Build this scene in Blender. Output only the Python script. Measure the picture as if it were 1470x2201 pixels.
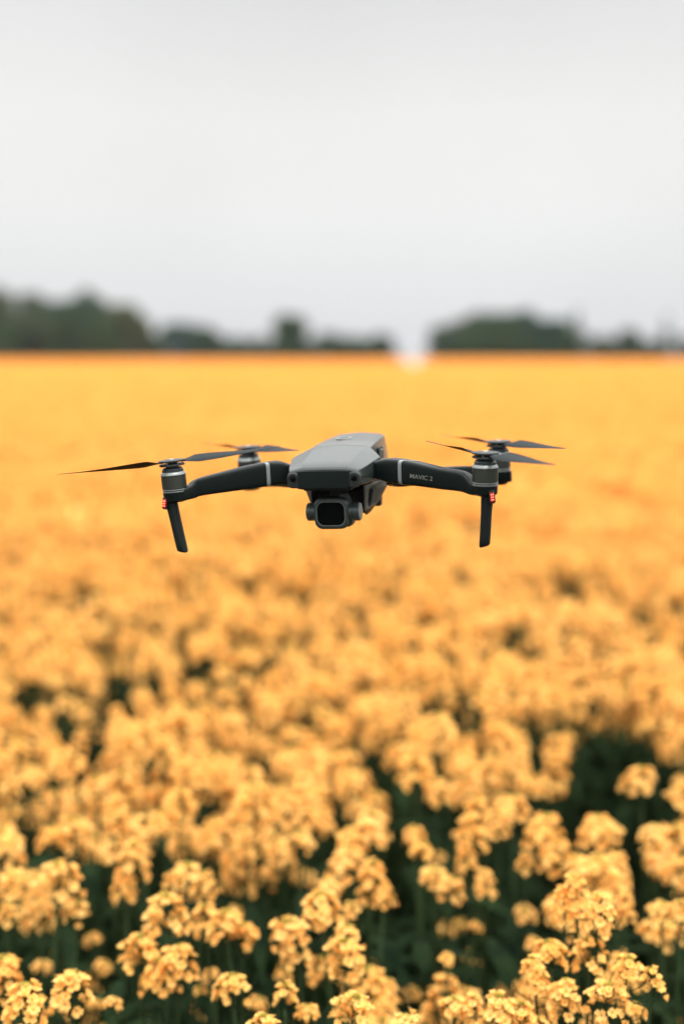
import bpy, bmesh, math, random
import numpy as np
from math import sin, cos, tan, pi, radians, sqrt, atan
from mathutils import Vector, Matrix, Euler

scene = bpy.context.scene
for o in list(bpy.data.objects):
    bpy.data.objects.remove(o)
COL = scene.collection

# ------------------------------------------------------------------ camera
FPX, CW, CH = 3057.0, 735.0, 1100.5          # 50 mm lens on a 36 mm tall frame, in photograph pixels
CAMZ = 1.82
HZ = 764.0                                   # row of the true horizon
PITCH = atan((CH - HZ) / FPX)
cam_d = bpy.data.cameras.new("camera")
cam = bpy.data.objects.new("camera", cam_d)
COL.objects.link(cam)
cam.location = (0, 0, CAMZ)
cam.rotation_euler = (pi / 2 - PITCH, 0, 0)
cam_d.sensor_fit = 'AUTO'
cam_d.sensor_width = 36.0
cam_d.lens = 50.0
cam_d.clip_start = 0.02
cam_d.clip_end = 6000
cam_d.dof.use_dof = True
cam_d.dof.focus_distance = 1.345
cam_d.dof.aperture_fstop = 2.05
scene.camera = cam
scene.render.engine = 'CYCLES'
scene.render.resolution_x = 683
scene.render.resolution_y = 1024

# ------------------------------------------------------------------ world, sun, exposure
SUN_EL, SUN_AZ = radians(68), radians(150)     # azimuth measured from +Y towards +X
world = bpy.data.worlds.new("World")
scene.world = world
world.use_nodes = True
nt = world.node_tree
nt.nodes.clear()
N = nt.nodes.new
wout = N('ShaderNodeOutputWorld')
bg = N('ShaderNodeBackground')
sky = N('ShaderNodeTexSky')
sky.sky_type = 'NISHITA'
sky.sun_disc = False
sky.sun_elevation = SUN_EL
sky.sun_rotation = SUN_AZ
sky.air_density = 1.0
sky.dust_density = 3.0
hs = N('ShaderNodeHueSaturation'); hs.inputs['Saturation'].default_value = 0.25
tc = N('ShaderNodeTexCoord')
sep = N('ShaderNodeSeparateXYZ')
ramp = N('ShaderNodeValToRGB')
cr = ramp.color_ramp
cr.elements[0].position = 0.0;  cr.elements[0].color = (4.75, 4.82, 4.95, 1)
cr.elements[1].position = 1.0;  cr.elements[1].color = (27.0, 27.0, 27.0, 1)
for p, c in ((0.045, (5.05, 5.10, 5.15)), (0.10, (5.52, 5.54, 5.44)), (0.16, (5.62, 5.63, 5.50)), (0.25, (4.85, 4.87, 4.82)), (0.45, (15.0, 15.0, 15.0)), (0.7, (22.0, 22.0, 22.0))):
    e = cr.elements.new(p); e.color = (*c, 1)
noi = N('ShaderNodeTexNoise'); noi.inputs['Scale'].default_value = 2.6; noi.inputs['Detail'].default_value = 3.0
noi.inputs['Roughness'].default_value = 0.45
mr = N('ShaderNodeMapRange'); mr.inputs['From Min'].default_value = 0.3; mr.inputs['From Max'].default_value = 0.7
mr.inputs['To Min'].default_value = 0.94; mr.inputs['To Max'].default_value = 1.05
mul = N('ShaderNodeMix'); mul.data_type = 'RGBA'; mul.blend_type = 'MULTIPLY'; mul.inputs[0].default_value = 1.0
mix = N('ShaderNodeMix'); mix.data_type = 'RGBA'; mix.inputs[0].default_value = 0.93
Lk = nt.links.new
Lk(tc.outputs['Generated'], sep.inputs[0])
Lk(sep.outputs['Z'], ramp.inputs[0])
Lk(tc.outputs['Generated'], noi.inputs['Vector'])
Lk(noi.outputs[0], mr.inputs[0])
Lk(ramp.outputs[0], mul.inputs[6]); Lk(mr.outputs[0], mul.inputs[7])
Lk(sky.outputs[0], hs.inputs['Color'])
Lk(hs.outputs[0], mix.inputs[6]); Lk(mul.outputs[2], mix.inputs[7])
Lk(mix.outputs[2], bg.inputs['Color'])
bg.inputs['Strength'].default_value = 0.1
Lk(bg.outputs[0], wout.inputs[0])

sun_d = bpy.data.lights.new("sun", 'SUN')
sun_d.energy = 1.5
sun_d.angle = radians(25)
sun_d.color = (1.0, 0.95, 0.88)
sun = bpy.data.objects.new("sun", sun_d)
COL.objects.link(sun)
sdir = Vector((sin(SUN_AZ) * cos(SUN_EL), cos(SUN_AZ) * cos(SUN_EL), sin(SUN_EL)))
sun.rotation_euler = sdir.to_track_quat('Z', 'Y').to_euler()
sun.location = (3, 3, 6)

scene.view_settings.view_transform = 'Standard'
scene.view_settings.look = 'None'
scene.view_settings.exposure = 0.68
scene.view_settings.gamma = 1.0

# ------------------------------------------------------------------ helpers
def tag(o, label=None, cat=None, group=None, kind=None):
    if label: o['label'] = label
    if cat: o['category'] = cat
    if group: o['group'] = group
    if kind: o['kind'] = kind
    return o

def empty(name, loc=(0, 0, 0)):
    o = bpy.data.objects.new(name, None)
    o.empty_display_size = 0.05
    o.location = loc
    COL.objects.link(o)
    return o

def mesh_from(name, verts, faces, mats=(), mi=None, smooth=True):
    me = bpy.data.meshes.new(name)
    me.from_pydata([tuple(map(float, v)) for v in verts], [], [tuple(map(int, f)) for f in faces])
    for m in mats: me.materials.append(m)
    if mi is not None:
        me.polygons.foreach_set('material_index', np.asarray(mi, dtype=np.int32))
    if smooth:
        me.polygons.foreach_set('use_smooth', np.ones(len(me.polygons), dtype=bool))
    me.update()
    return me

def link(name, me, parent=None, matrix=None):
    o = bpy.data.objects.new(name, me)
    COL.objects.link(o)
    if parent is not None: o.parent = parent
    if matrix is not None: o.matrix_local = matrix
    return o

class MB:
    """collects pieces into one mesh"""
    def __init__(s): s.v = []; s.f = []; s.m = []
    def add(s, v, f, m=0):
        b = len(s.v)
        s.v.extend([tuple(p) for p in v])
        s.f.extend([tuple(i + b for i in q) for q in f])
        s.m.extend([m] * len(f))
    def loft(s, secs, m=0, caps=True, closed=True):
        n = len(secs[0]); v = [p for q in secs for p in q]; f = []
        for i in range(len(secs) - 1):
            for j in range(n if closed else n - 1):
                k = (j + 1) % n
                f.append((i * n + j, i * n + k, (i + 1) * n + k, (i + 1) * n + j))
        if caps:
            f.append(tuple(reversed(range(n)))); f.append(tuple(range((len(secs) - 1) * n, len(secs) * n)))
        s.add(v, f, m)
    def lathe(s, prof, M=Matrix(), n=40, m=0):
        secs = [[M @ Vector((r * cos(2 * pi * k / n), r * sin(2 * pi * k / n), z)) for k in range(n)] for r, z in prof]
        s.loft(secs, m)
    def box(s, c, h, M=Matrix(), m=0):
        v = [M @ Vector((c[0] + a * h[0], c[1] + b * h[1], c[2] + d * h[2])) for a in (-1, 1) for b in (-1, 1) for d in (-1, 1)]
        s.add(v, [(0, 1, 3, 2), (4, 6, 7, 5), (0, 4, 5, 1), (2, 3, 7, 6), (0, 2, 6, 4), (1, 5, 7, 3)], m)
    def tube(s, pts, rads, n=6, m=0):
        secs = []
        for i, p in enumerate(pts):
            a = Vector(pts[max(i - 1, 0)]); b = Vector(pts[min(i + 1, len(pts) - 1)])
            d = (b - a)
            if d.length < 1e-9: d = Vector((0, 0, 1))
            q = d.to_track_quat('Z', 'Y')
            secs.append([Vector(p) + q @ Vector((rads[i] * cos(2 * pi * k / n), rads[i] * sin(2 * pi * k / n), 0)) for k in range(n)])
        s.loft(secs, m)
    def build(s, name, mats, parent=None, bevel=0, seg=2, smooth=True, scale=1.0, fix=True, ang=35):
        if not isinstance(mats, (list, tuple)): mats = [mats]
        me = mesh_from(name, [(p[0] * scale, p[1] * scale, p[2] * scale) for p in s.v], s.f, mats, s.m, smooth)
        if fix:
            bm = bmesh.new(); bm.from_mesh(me)
            bmesh.ops.recalc_face_normals(bm, faces=bm.faces)
            if not bevel:
                for e in bm.edges:
                    if len(e.link_faces) == 2 and e.calc_face_angle(0) > radians(ang): e.smooth = False
            bm.to_mesh(me); bm.free()
        o = link(name, me, parent)
        if bevel:
            b = o.modifiers.new('bevel', 'BEVEL'); b.width = bevel * scale; b.segments = seg
            b.limit_method = 'ANGLE'; b.angle_limit = radians(ang - 17); b.harden_normals = True
        return o

def principled(name, base, rough=0.5, metal=0.0, spec=0.5, emit=None, estr=0.0, noise=None, bump=None, coat=0.0):
    """noise = (scale, amount): mottling of the colour; bump = (scale, strength, distance)"""
    m = bpy.data.materials.new(name); m.use_nodes = True
    nt = m.node_tree; b = nt.nodes['Principled BSDF']
    b.inputs['Base Color'].default_value = (*base, 1)
    b.inputs['Roughness'].default_value = rough
    b.inputs['Metallic'].default_value = metal
    b.inputs['Specular IOR Level'].default_value = spec
    b.inputs['Coat Weight'].default_value = coat
    if emit:
        b.inputs['Emission Color'].default_value = (*emit, 1); b.inputs['Emission Strength'].default_value = estr
    tcn = nt.nodes.new('ShaderNodeTexCoord')
    if noise:
        n = nt.nodes.new('ShaderNodeTexNoise'); n.inputs['Scale'].default_value = noise[0]; n.inputs['Detail'].default_value = 4
        r = nt.nodes.new('ShaderNodeMapRange')
        r.inputs['From Min'].default_value = 0.25; r.inputs['From Max'].default_value = 0.75
        r.inputs['To Min'].default_value = 1 - noise[1]; r.inputs['To Max'].default_value = 1 + noise[1]
        x = nt.nodes.new('ShaderNodeMix'); x.data_type = 'RGBA'; x.blend_type = 'MULTIPLY'; x.inputs[0].default_value = 1
        x.inputs[6].default_value = (*base, 1)
        nt.links.new(tcn.outputs['Object'], n.inputs['Vector']); nt.links.new(n.outputs[0], r.inputs[0])
        nt.links.new(r.outputs[0], x.inputs[7]); nt.links.new(x.outputs[2], b.inputs['Base Color'])
    if bump:
        n2 = nt.nodes.new('ShaderNodeTexNoise'); n2.inputs['Scale'].default_value = bump[0]; n2.inputs['Detail'].default_value = 3
        bp = nt.nodes.new('ShaderNodeBump'); bp.inputs['Strength'].default_value = bump[1]; bp.inputs['Distance'].default_value = bump[2]
        nt.links.new(tcn.outputs['Object'], n2.inputs['Vector']); nt.links.new(n2.outputs[0], bp.inputs['Height'])
        nt.links.new(bp.outputs[0], b.inputs['Normal'])
    return m

def leafy(name, c1, c2, trans, rough=0.6, scale=30.0, tfac=0.35, use_random=True):
    """diffuse + translucent plant surface, colour varies per object and along a noise"""
    m = bpy.data.materials.new(name); m.use_nodes = True
    nt = m.node_tree; nt.nodes.clear(); N = nt.nodes.new; K = nt.links.new
    out = N('ShaderNodeOutputMaterial'); b = N('ShaderNodeBsdfPrincipled'); t = N('ShaderNodeBsdfTranslucent'); ms = N('ShaderNodeMixShader')
    tcn = N('ShaderNodeTexCoord'); n = N('ShaderNodeTexNoise'); n.inputs['Scale'].default_value = scale; n.inputs['Detail'].default_value = 3
    oi = N('ShaderNodeObjectInfo'); ad = N('ShaderNodeMath'); ad.operation = 'MULTIPLY_ADD'
    ad.inputs[1].default_value = 0.5 if use_random else 0.0
    r = N('ShaderNodeMapRange'); r.inputs['From Min'].default_value = 0.3; r.inputs['From Max'].default_value = 0.7
    r.inputs['To Min'].default_value = 0.0; r.inputs['To Max'].default_value = 0.75
    x = N('ShaderNodeMix'); x.data_type = 'RGBA'; x.inputs[6].default_value = (*c1, 1); x.inputs[7].default_value = (*c2, 1)
    K(tcn.outputs['Object'], n.inputs['Vector']); K(n.outputs[0], r.inputs[0])
    K(oi.outputs['Random'], ad.inputs[0]); K(r.outputs[0], ad.inputs[2]); K(ad.outputs[0], x.inputs[0])
    K(x.outputs[2], b.inputs['Base Color'])
    b.inputs['Roughness'].default_value = rough; b.inputs['Specular IOR Level'].default_value = 0.05
    t.inputs['Color'].default_value = (*trans, 1)
    ms.inputs[0].default_value = tfac
    K(b.outputs[0], ms.inputs[1]); K(t.outputs[0], ms.inputs[2]); K(ms.outputs[0], out.inputs[0])
    return m

# drone pose in the place; L() turns a measured pixel at a known local depth (mm) into drone-local x, z (mm)
YAW, DP, DR = -radians(14), radians(2.5), -radians(2.2)
RM = Matrix.Rotation(YAW, 3, 'Z') @ Matrix.Rotation(DP, 3, 'X') @ Matrix.Rotation(DR, 3, 'Y')
def ray(px, py):
    return Vector(((px - CW) / FPX, cos(PITCH), -sin(PITCH))) + Vector((0, sin(PITCH), cos(PITCH))) * ((CH - py) / FPX)
EYE = Vector((0, 0, CAMZ))
DT = EYE + ray(695, 1030) * 1.335
def L(px, py, y):
    o = RM.transposed() @ (EYE - DT); d = RM.transposed() @ ray(px, py)
    q = o + d * ((y / 1000 - o.y) / d.y)
    return Vector((q.x * 1000, y, q.z * 1000))

# ------------------------------------------------------------------ materials
M_shell = principled('grey_shell', (0.026, 0.034, 0.031), 0.26, 0.10, 0.38, noise=(900, 0.10), bump=(2500, 0.12, 0.0002))
M_batt = principled('grey_battery', (0.048, 0.051, 0.046), 0.28, 0.10, 0.38, noise=(900, 0.10), bump=(2500, 0.12, 0.0002))
M_front = principled('charcoal_front', (0.0030, 0.0068, 0.0056), 0.5, 0.0, 0.2, noise=(300, 0.1), bump=(1800, 0.06, 0.0002))
M_belly = principled('belly_shell', (0.085, 0.079, 0.064), 0.42, 0.1, 0.5, noise=(900, 0.10), bump=(2500, 0.12, 0.0002))
M_pod = principled('sensor_pod', (0.022, 0.027, 0.025), 0.5, 0.05, 0.4, noise=(900, 0.10))
M_arm = principled('dark_arm', (0.0018, 0.0048, 0.0040), 0.38, 0.0, 0.22, noise=(250, 0.12), bump=(1500, 0.08, 0.0002))
M_leg = principled('dark_leg', (0.0035, 0.0070, 0.0060), 0.5, 0.0, 0.35, noise=(250, 0.12), bump=(1500, 0.08, 0.0002))
M_black = principled('black_recess', (0.004, 0.005, 0.005), 0.6)
M_glass = principled('lens_glass', (0.002, 0.003, 0.003), 0.08, 0.0, 0.08)
M_can = principled('motor_can', (0.062, 0.066, 0.055), 0.38, 0.75, 0.5, noise=(400, 0.06))
M_light = principled('pale_metal', (0.20, 0.22, 0.21), 0.38, 0.35, 0.5, noise=(400, 0.05))
M_mcap = principled('motor_cap_dark', (0.018, 0.026, 0.028), 0.32)
M_hub = principled('propeller_hub_dark', (0.010, 0.012, 0.012), 0.4, 0.0, 0.3)
M_pin = principled('steel_pin', (0.6, 0.55, 0.42), 0.25, 1.0)
M_blade = principled('blade_dark', (0.005, 0.009, 0.010), 0.6, 0.0, 0.16, bump=(600, 0.05, 0.0003))
M_cam = principled('camera_housing', (0.040, 0.052, 0.047), 0.38, 0.35, 0.5, noise=(400, 0.08))
M_camrim = principled('camera_rim', (0.16, 0.19, 0.18), 0.35, 0.6)
M_led = principled('led_housing', (0.09, 0.004, 0.003), 0.15, emit=(1.0, 0.03, 0.015), estr=0.3, coat=0.5)
M_ledon = principled('led_lit', (1, 0.3, 0.25), 0.3, emit=(1.0, 0.22, 0.16), estr=3.0)
M_text = principled('print_grey', (0.16, 0.17, 0.14), 0.5)
M_slit = principled('printed_seam', (0.02, 0.022, 0.02), 0.6)

M_petal = leafy('petal', (0.96, 0.53, 0.12), (0.985, 0.64, 0.215), (0.98, 0.585, 0.16), 0.55, 60.0, 0.46)
M_bud = leafy('bud', (0.20, 0.19, 0.03), (0.42, 0.32, 0.05), (0.4, 0.3, 0.04), 0.5, 80.0, 0.15)
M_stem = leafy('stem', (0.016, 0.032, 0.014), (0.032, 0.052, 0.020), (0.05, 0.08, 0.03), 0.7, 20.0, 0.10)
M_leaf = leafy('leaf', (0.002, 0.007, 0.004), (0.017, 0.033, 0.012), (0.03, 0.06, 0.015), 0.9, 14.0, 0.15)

# ================================================================== THE SETTING
def noise_ground():
    m = bpy.data.materials.new('soil'); m.use_nodes = True
    nt = m.node_tree; b = nt.nodes['Principled BSDF']; N = nt.nodes.new; K = nt.links.new
    t = N('ShaderNodeTexCoord'); n = N('ShaderNodeTexNoise'); n.inputs['Scale'].default_value = 9; n.inputs['Detail'].default_value = 8
    r = N('ShaderNodeValToRGB'); r.color_ramp.elements[0].color = (0.012, 0.014, 0.010, 1); r.color_ramp.elements[1].color = (0.045, 0.040, 0.026, 1)
    bp = N('ShaderNodeBump'); bp.inputs['Distance'].default_value = 0.05
    K(t.outputs['Object'], n.inputs[0]); K(n.outputs[0], r.inputs[0]); K(r.outputs[0], b.inputs['Base Color'])
    K(n.outputs[0], bp.inputs['Height']); K(bp.outputs[0], b.inputs['Normal']); b.inputs['Roughness'].default_value = 0.95
    return m
gm = mesh_from('ground', [(-2500, -300, 0), (2500, -300, 0), (2500, 4000, 0), (-2500, 4000, 0)], [(0, 1, 2, 3)], [noise_ground()])
tag(link('ground', gm), kind='structure')

# pale strip added to imitate bright sky spilling over the crop edge
sky_spill_x = lambda y: y * (887 - 735) / FPX
spill_m = principled('sky_spill_pale', (0.27, 0.26, 0.25), 0.9, noise=(3.0, 0.12))
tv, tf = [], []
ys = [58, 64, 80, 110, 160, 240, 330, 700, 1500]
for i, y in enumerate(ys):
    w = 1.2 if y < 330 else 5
    tv += [(sky_spill_x(y) - w, y, 0.012), (sky_spill_x(y) + w, y, 0.012)]
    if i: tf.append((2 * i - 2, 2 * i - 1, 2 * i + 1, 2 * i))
tag(link('sky_spill', mesh_from('sky_spill', tv, tf, [spill_m])), kind='structure')

# ------------------------------------------------------------------ trees beyond the field
def tree_leaf_mat(name, a, b):
    return leafy(name, a, b, (0.06, 0.09, 0.035), 0.7, 0.35, 0.18)
T_dark = tree_leaf_mat('tree_foliage_dark', (0.028, 0.056, 0.032), (0.048, 0.080, 0.040))
T_mid = tree_leaf_mat('tree_foliage_olive', (0.048, 0.070, 0.040), (0.080, 0.096, 0.050))
T_teal = tree_leaf_mat('tree_foliage_blue_green', (0.026, 0.064, 0.050), (0.046, 0.088, 0.062))
M_bark = principled('bark', (0.07, 0.06, 0.045), 0.9, noise=(2, 0.3))
def make_tree(name, px, top, halfw, dist, mat, label, cat, seed, bush=False, spire=False, group=None):
    rg = np.random.default_rng(seed)
    x = (px - CW) / FPX * dist; H = CAMZ + (HZ - 8 - top + (18 if px > 330 else 14)) / FPX * dist; W = halfw / FPX * dist * 1.25
    root = empty(name, (x, dist, 0)); tag(root, label, cat, group)
    mb = MB(); ctop = H * (0.55 if not bush else 0.3)
    tr = 0.028 * H
    mb.tube([(0, 0, -0.1), (0.02 * H, 0, ctop * 0.5), (0, 0.02 * H, ctop), (0.01 * H, 0, H * 0.85)], [tr * 1.2, tr, tr * 0.7, tr * 0.2], 8)
    for k in range(7):
        a = rg.uniform(0, 2 * pi); z0 = H * rg.uniform(0.22, 0.6); r = W * rg.uniform(0.45, 0.8)
        mb.tube([(0, 0, z0), (cos(a) * r * 0.5, sin(a) * r * 0.5, z0 + 0.1 * H), (cos(a) * r, sin(a) * r, z0 + 0.22 * H)], [tr * 0.5, tr * 0.35, tr * 0.1], 6)
    mb.build('trunk', M_bark, root)
    # crown: clumps of small leaf quads on an uneven set of lobes
    nl = 24 if not spire else 12
    lobes = []
    for k in range(nl):
        a = rg.uniform(0, 2 * pi); u = rg.uniform(0, 1)
        zc = H * (0.10 + 0.74 * u) if (bush or spire) else H * (0.14 + 0.70 * u)
        spread = sqrt(max(0.05, 1 - ((zc / H - 0.45) / 0.62) ** 2)) if not spire else (1 - zc / H) * 1.1 + 0.1
        rr = W * 0.62 * spread * sqrt(rg.uniform(0, 1))
        s = W * rg.uniform(0.26, 0.42) * (1.0 if not spire else 0.8)
        lobes.append((cos(a) * rr, sin(a) * rr, min(zc, H - s * 0.75), s))
    lobes.append((0.05 * W, 0, H - 0.26 * W, 0.27 * W))
    v, f = [], []
    nleaf = 8000 if not bush else 5000
    ls = 0.05 * W + 0.10
    L_ = np.array(lobes); w = L_[:, 3] ** 2; w /= w.sum()
    idx = rg.choice(len(lobes), nleaf, p=w)
    dirs = rg.normal(size=(nleaf, 3)); dirs /= np.linalg.norm(dirs, axis=1)[:, None]
    rad = L_[idx, 3] * (0.55 + 0.5 * rg.random(nleaf) ** 0.6)
    P = L_[idx, :3] + dirs * rad[:, None] * np.array([1, 1, 0.85])
    P[:, 2] = np.maximum(P[:, 2], 0.25)
    A = rg.normal(size=(nleaf, 3)); A /= np.linalg.norm(A, axis=1)[:, None]
    B = np.cross(A, rg.normal(size=(nleaf, 3))); B /= np.linalg.norm(B, axis=1)[:, None]
    sz = ls * rg.uniform(0.6, 1.3, nleaf)[:, None]
    q = np.stack([P - A * sz, P - B * sz * 0.6, P + A * sz, P + B * sz * 0.6], 1).reshape(-1, 3)
    fc = np.arange(nleaf * 4).reshape(-1, 4)
    link('crown', mesh_from('crown', q, fc, [mat], None, False), root)
    return root

TREES = [
 # px, top, halfwidth, distance, material, label, bush, spire
 (-20, 632, 80, 330, T_mid, 'tall hazy tree cut off by the left edge of the photo', 0, 0),
 (62, 634, 62, 345, T_mid, 'hazy grey-green tree second from the left edge in the wood', 0, 0),
 (118, 652, 52, 300, T_dark, 'shorter rounded tree in the wood left of the tallest tree', 0, 0),
 (188, 628, 66, 300, T_dark, 'tallest broad tree in the middle of the left-hand wood', 0, 0),
 (60, 668, 55, 262, T_mid, 'lower olive tree at the front of the left-hand wood', 0, 0),
 (150, 684, 48, 250, T_dark, 'dark bushy tree low at the front of the wood under the tallest tree', 1, 0),
 (270, 664, 62, 255, T_mid, 'dense rounded tree ending the right side of the left-hand wood', 0, 0),
 (222, 690, 40, 248, T_dark, 'low dark tree filling the foot of the wood beside its rounded end tree', 1, 0),
 (8, 690, 50, 250, T_dark, 'low dark tree at the foot of the wood at the left edge', 1, 0),
 (326, 718, 34, 262, T_mid, 'small bush just right of the end of the left-hand wood', 1, 0),
 (388, 706, 50, 460, T_teal, 'pale far bush in haze between the left-hand wood and the first low bush', 1, 0),
 (448, 708, 36, 270, T_dark, 'small dark bush standing between the left-hand wood and the single round tree', 1, 0),
 (500, 734, 34, 280, T_dark, 'very low hedge bush right of the small dark bush', 1, 0),
 (552, 734, 30, 275, T_dark, 'low hedge bush touching the left foot of the single round tree', 1, 0),
 (612, 690, 54, 262, T_dark, 'single round dark tree left of centre on the horizon', 0, 0),
 (665, 738, 26, 275, T_mid, 'low olive bush touching the right foot of the single round tree', 1, 0),
 (716, 726, 38, 265, T_dark, 'left half of the low dark hedge above the drone', 1, 0),
 (768, 732, 34, 268, T_dark, 'middle bush of the low dark hedge above the drone', 1, 0),
 (815, 727, 36, 262, T_dark, 'right end bush of the low dark hedge beside the bright gap', 1, 0),
 (950, 710, 34, 262, T_dark, 'low bush that starts the right-hand grove beside the bright gap', 1, 0),
 (1000, 690, 50, 268, T_mid, 'olive rounded tree on the left slope of the right-hand grove', 0, 0),
 (1058, 680, 56, 262, T_dark, 'dark tree at the centre left of the right-hand grove', 0, 0),
 (1125, 673, 56, 270, T_teal, 'highest blue-green tree of the right-hand grove', 0, 0),
 (1182, 698, 52, 265, T_teal, 'blue-green tree on the right slope of the right-hand grove', 0, 0),
 (1030, 716, 50, 250, T_dark, 'low dark bush at the front left foot of the right-hand grove', 1, 0),
 (1100, 718, 50, 250, T_dark, 'low dark bush at the front foot of the highest grove tree', 1, 0),
 (1222, 716, 38, 258, T_dark, 'small dark bush ending the right-hand grove', 1, 0),
 (1234, 676, 17, 430, T_teal, 'slender pale far tree rising at the right end of the grove', 0, 1),
 (1292, 733, 40, 285, T_mid, 'lowest bush in the pale gap between the right-hand grove and the lone dark bush', 1, 0),
 (1346, 714, 32, 275, T_dark, 'small dark round bush alone near the right edge', 1, 0),
 (1384, 738, 24, 280, T_mid, 'low olive bush between the lone dark bush and the slender tree', 1, 0),
 (1424, 690, 17, 430, T_teal, 'slender pale far tree near the right edge', 0, 1),
 (1418, 738, 26, 280, T_dark, 'low dark bush at the foot of the slender tree near the right edge', 1, 0),
 (1466, 730, 26, 290, T_mid, 'low bush cut off by the right edge of the photo', 1, 0),
]
for i, (px, top, hw, d, mt, lab, bush, spire) in enumerate(TREES):
    make_tree('bush' if bush else 'tree', px, top, hw, d, mt, lab, 'bush' if bush else 'tree', 100 + i, bush, spire,
              'bushes along the far edge of the field' if bush else 'trees along the far edge of the field')

# ================================================================== RAPESEED
rng = np.random.default_rng(7)
def rot_to(d, roll=0.0):
    d = Vector(d).normalized()
    return np.array((d.to_track_quat('Z', 'Y').to_matrix() @ Matrix.Rotation(roll, 3, 'Z')))
# one petal: 3 x 3 grid
PET = []
for i, (r, w, z) in enumerate(((0.10, 0.09, 0.00), (0.58, 0.43, 0.17), (0.96, 0.36, 0.06))):
    for j in (-1, 0, 1):
        PET.append((r + (0.05 if (i == 2 and j) else 0) - (0.10 if (i == 1 and j) else 0), j * w, z + (0.07 if j else 0)))
PET = np.array(PET)
PETF = np.array([(0, 1, 4, 3), (1, 2, 5, 4), (3, 4, 7, 6), (4, 5, 8, 7)])
OCT = np.array([(1, 0, 0), (0, 1, 0), (-1, 0, 0), (0, -1, 0), (0, 0, 1.3), (0, 0, -1)])
OCTF = [(0, 1, 4), (1, 2, 4), (2, 3, 4), (3, 0, 4), (1, 0, 5), (2, 1, 5), (3, 2, 5), (0, 3, 5)]
def flower_head_mesh(name, seed, h, rad, n, budn):
    rg = np.random.default_rng(seed)
    mb = MB()
    mb.tube([(0, 0, -0.02), (0, 0, h)], [0.0014, 0.0009], 5, 2)
    hole_a, hole_t = rg.uniform(0, 2 * pi), rg.uniform(0.1, 0.6)
    for k in range(n):
        t = (k + 0.5) / n
        t = min(1, max(0, t + rg.uniform(-0.07, 0.07)))
        az = k * 2.39996 + rg.uniform(-0.5, 0.5)
        if abs((az - hole_a + pi) % (2 * pi) - pi) < 0.7 and abs(t - hole_t) < 0.28: continue
        rr = rad * sqrt(max(0.10, 1 - (t * 0.92) ** 2.2)) * rg.uniform(0.60, 1.12)
        z = h * (0.02 + 0.93 * t) + rg.uniform(-0.003, 0.003)
        c = np.array([rr * cos(az), rr * sin(az), z])
        d = np.array([cos(az) * (1.15 - 0.75 * t), sin(az) * (1.15 - 0.75 * t), 0.15 + 1.1 * t + rg.uniform(-0.25, 0.25)])
        Rm = rot_to(d, rg.uniform(0, pi))
        s = rg.uniform(0.0094, 0.0128)
        lift = rg.uniform(0.25, 1.0)           # open or cupped
        for q in range(4):
            a = q * pi / 2 + rg.uniform(-0.12, 0.12)
            p = PET.copy(); p += rg.normal(scale=0.035, size=p.shape)
            l = lift + rg.uniform(-0.15, 0.15)
            x = p[:, 0] * cos(l) - p[:, 2] * sin(l); zz = p[:, 0] * sin(l) + p[:, 2] * cos(l)
            x2 = x * cos(a) - p[:, 1] * sin(a); y2 = x * sin(a) + p[:, 1] * cos(a)
            P = np.stack([x2, y2, zz], 1) * s
            P = P @ Rm.T + c
            mb.add(P, PETF, 0)
        mb.add((OCT * np.array([0.0016, 0.0016, 0.0026])) @ Rm.T + c + (Rm @ np.array([0, 0, 0.0022])), OCTF, 1)
        b0 = (0, 0, max(0.0, z - rr * 0.75))
        mb.tube([b0, tuple(c * np.array([.55, .55, 1]) + np.array([0, 0, -0.3 * rr * 0.5])), tuple(c - 0.001 * d)], [0.0007, 0.0006, 0.0006], 3, 2)
    br = 0.0075 if budn < 20 else 0.011
    for k in range(budn):
        az = k * 2.39996; r = br * sqrt((k + 0.3) / budn); z = h + 0.004 - r * 0.45
        d = (cos(az) * r * 60, sin(az) * r * 60, 1)
        mb.add((OCT * np.array([0.0018, 0.0018, 0.0036])) @ rot_to(d).T + np.array([r * cos(az), r * sin(az), z]), OCTF, 1)
    return mesh_from(name, mb.v, mb.f, [M_petal, M_bud, M_stem], mb.m)
HEADS = [flower_head_mesh('flower_head', 20 + i, h, r, n, b) for i, (h, r, n, b) in enumerate((
    (0.042, 0.027, 32, 16), (0.052, 0.026, 36, 14), (0.034, 0.029, 29, 26), (0.070, 0.022, 38, 12), (0.045, 0.030, 36, 22),
    (0.028, 0.024, 22, 30), (0.084, 0.021, 40, 10), (0.044, 0.017, 17, 14), (0.056, 0.032, 42, 16), (0.024, 0.018, 11, 24)))]

def bez(p0, p1, p2, n=6):
    p0, p1, p2 = map(np.array, (p0, p1, p2))
    return [tuple((1 - t) ** 2 * p0 + 2 * t * (1 - t) * p1 + t * t * p2) for t in np.linspace(0, 1, n)]
def leaf_into(mb, base, az, length, width, droop, rg, m=3):
    n = 6; secs = []
    for i in range(n):
        t = i / (n - 1); r = t * length
        z = 0.35 * r - droop * r * r / length + rg.normal(scale=0.003)
        w = width * (sin(pi * min(1, t * 0.94 + 0.05)) ** 0.8) * (1 + 0.2 * rg.normal())
        for j in (-1, 0, 1):
            secs.append((base[0] + cos(az) * r - sin(az) * w * j, base[1] + sin(az) * r + cos(az) * w * j, base[2] + z + (0.12 * w if j else -0.12 * w)))
    f = []
    for i in range(n - 1):
        for j in range(2):
            a = i * 3 + j; f.append((a, a + 1, a + 4, a + 3))
    mb.add(secs, f, m)
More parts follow.
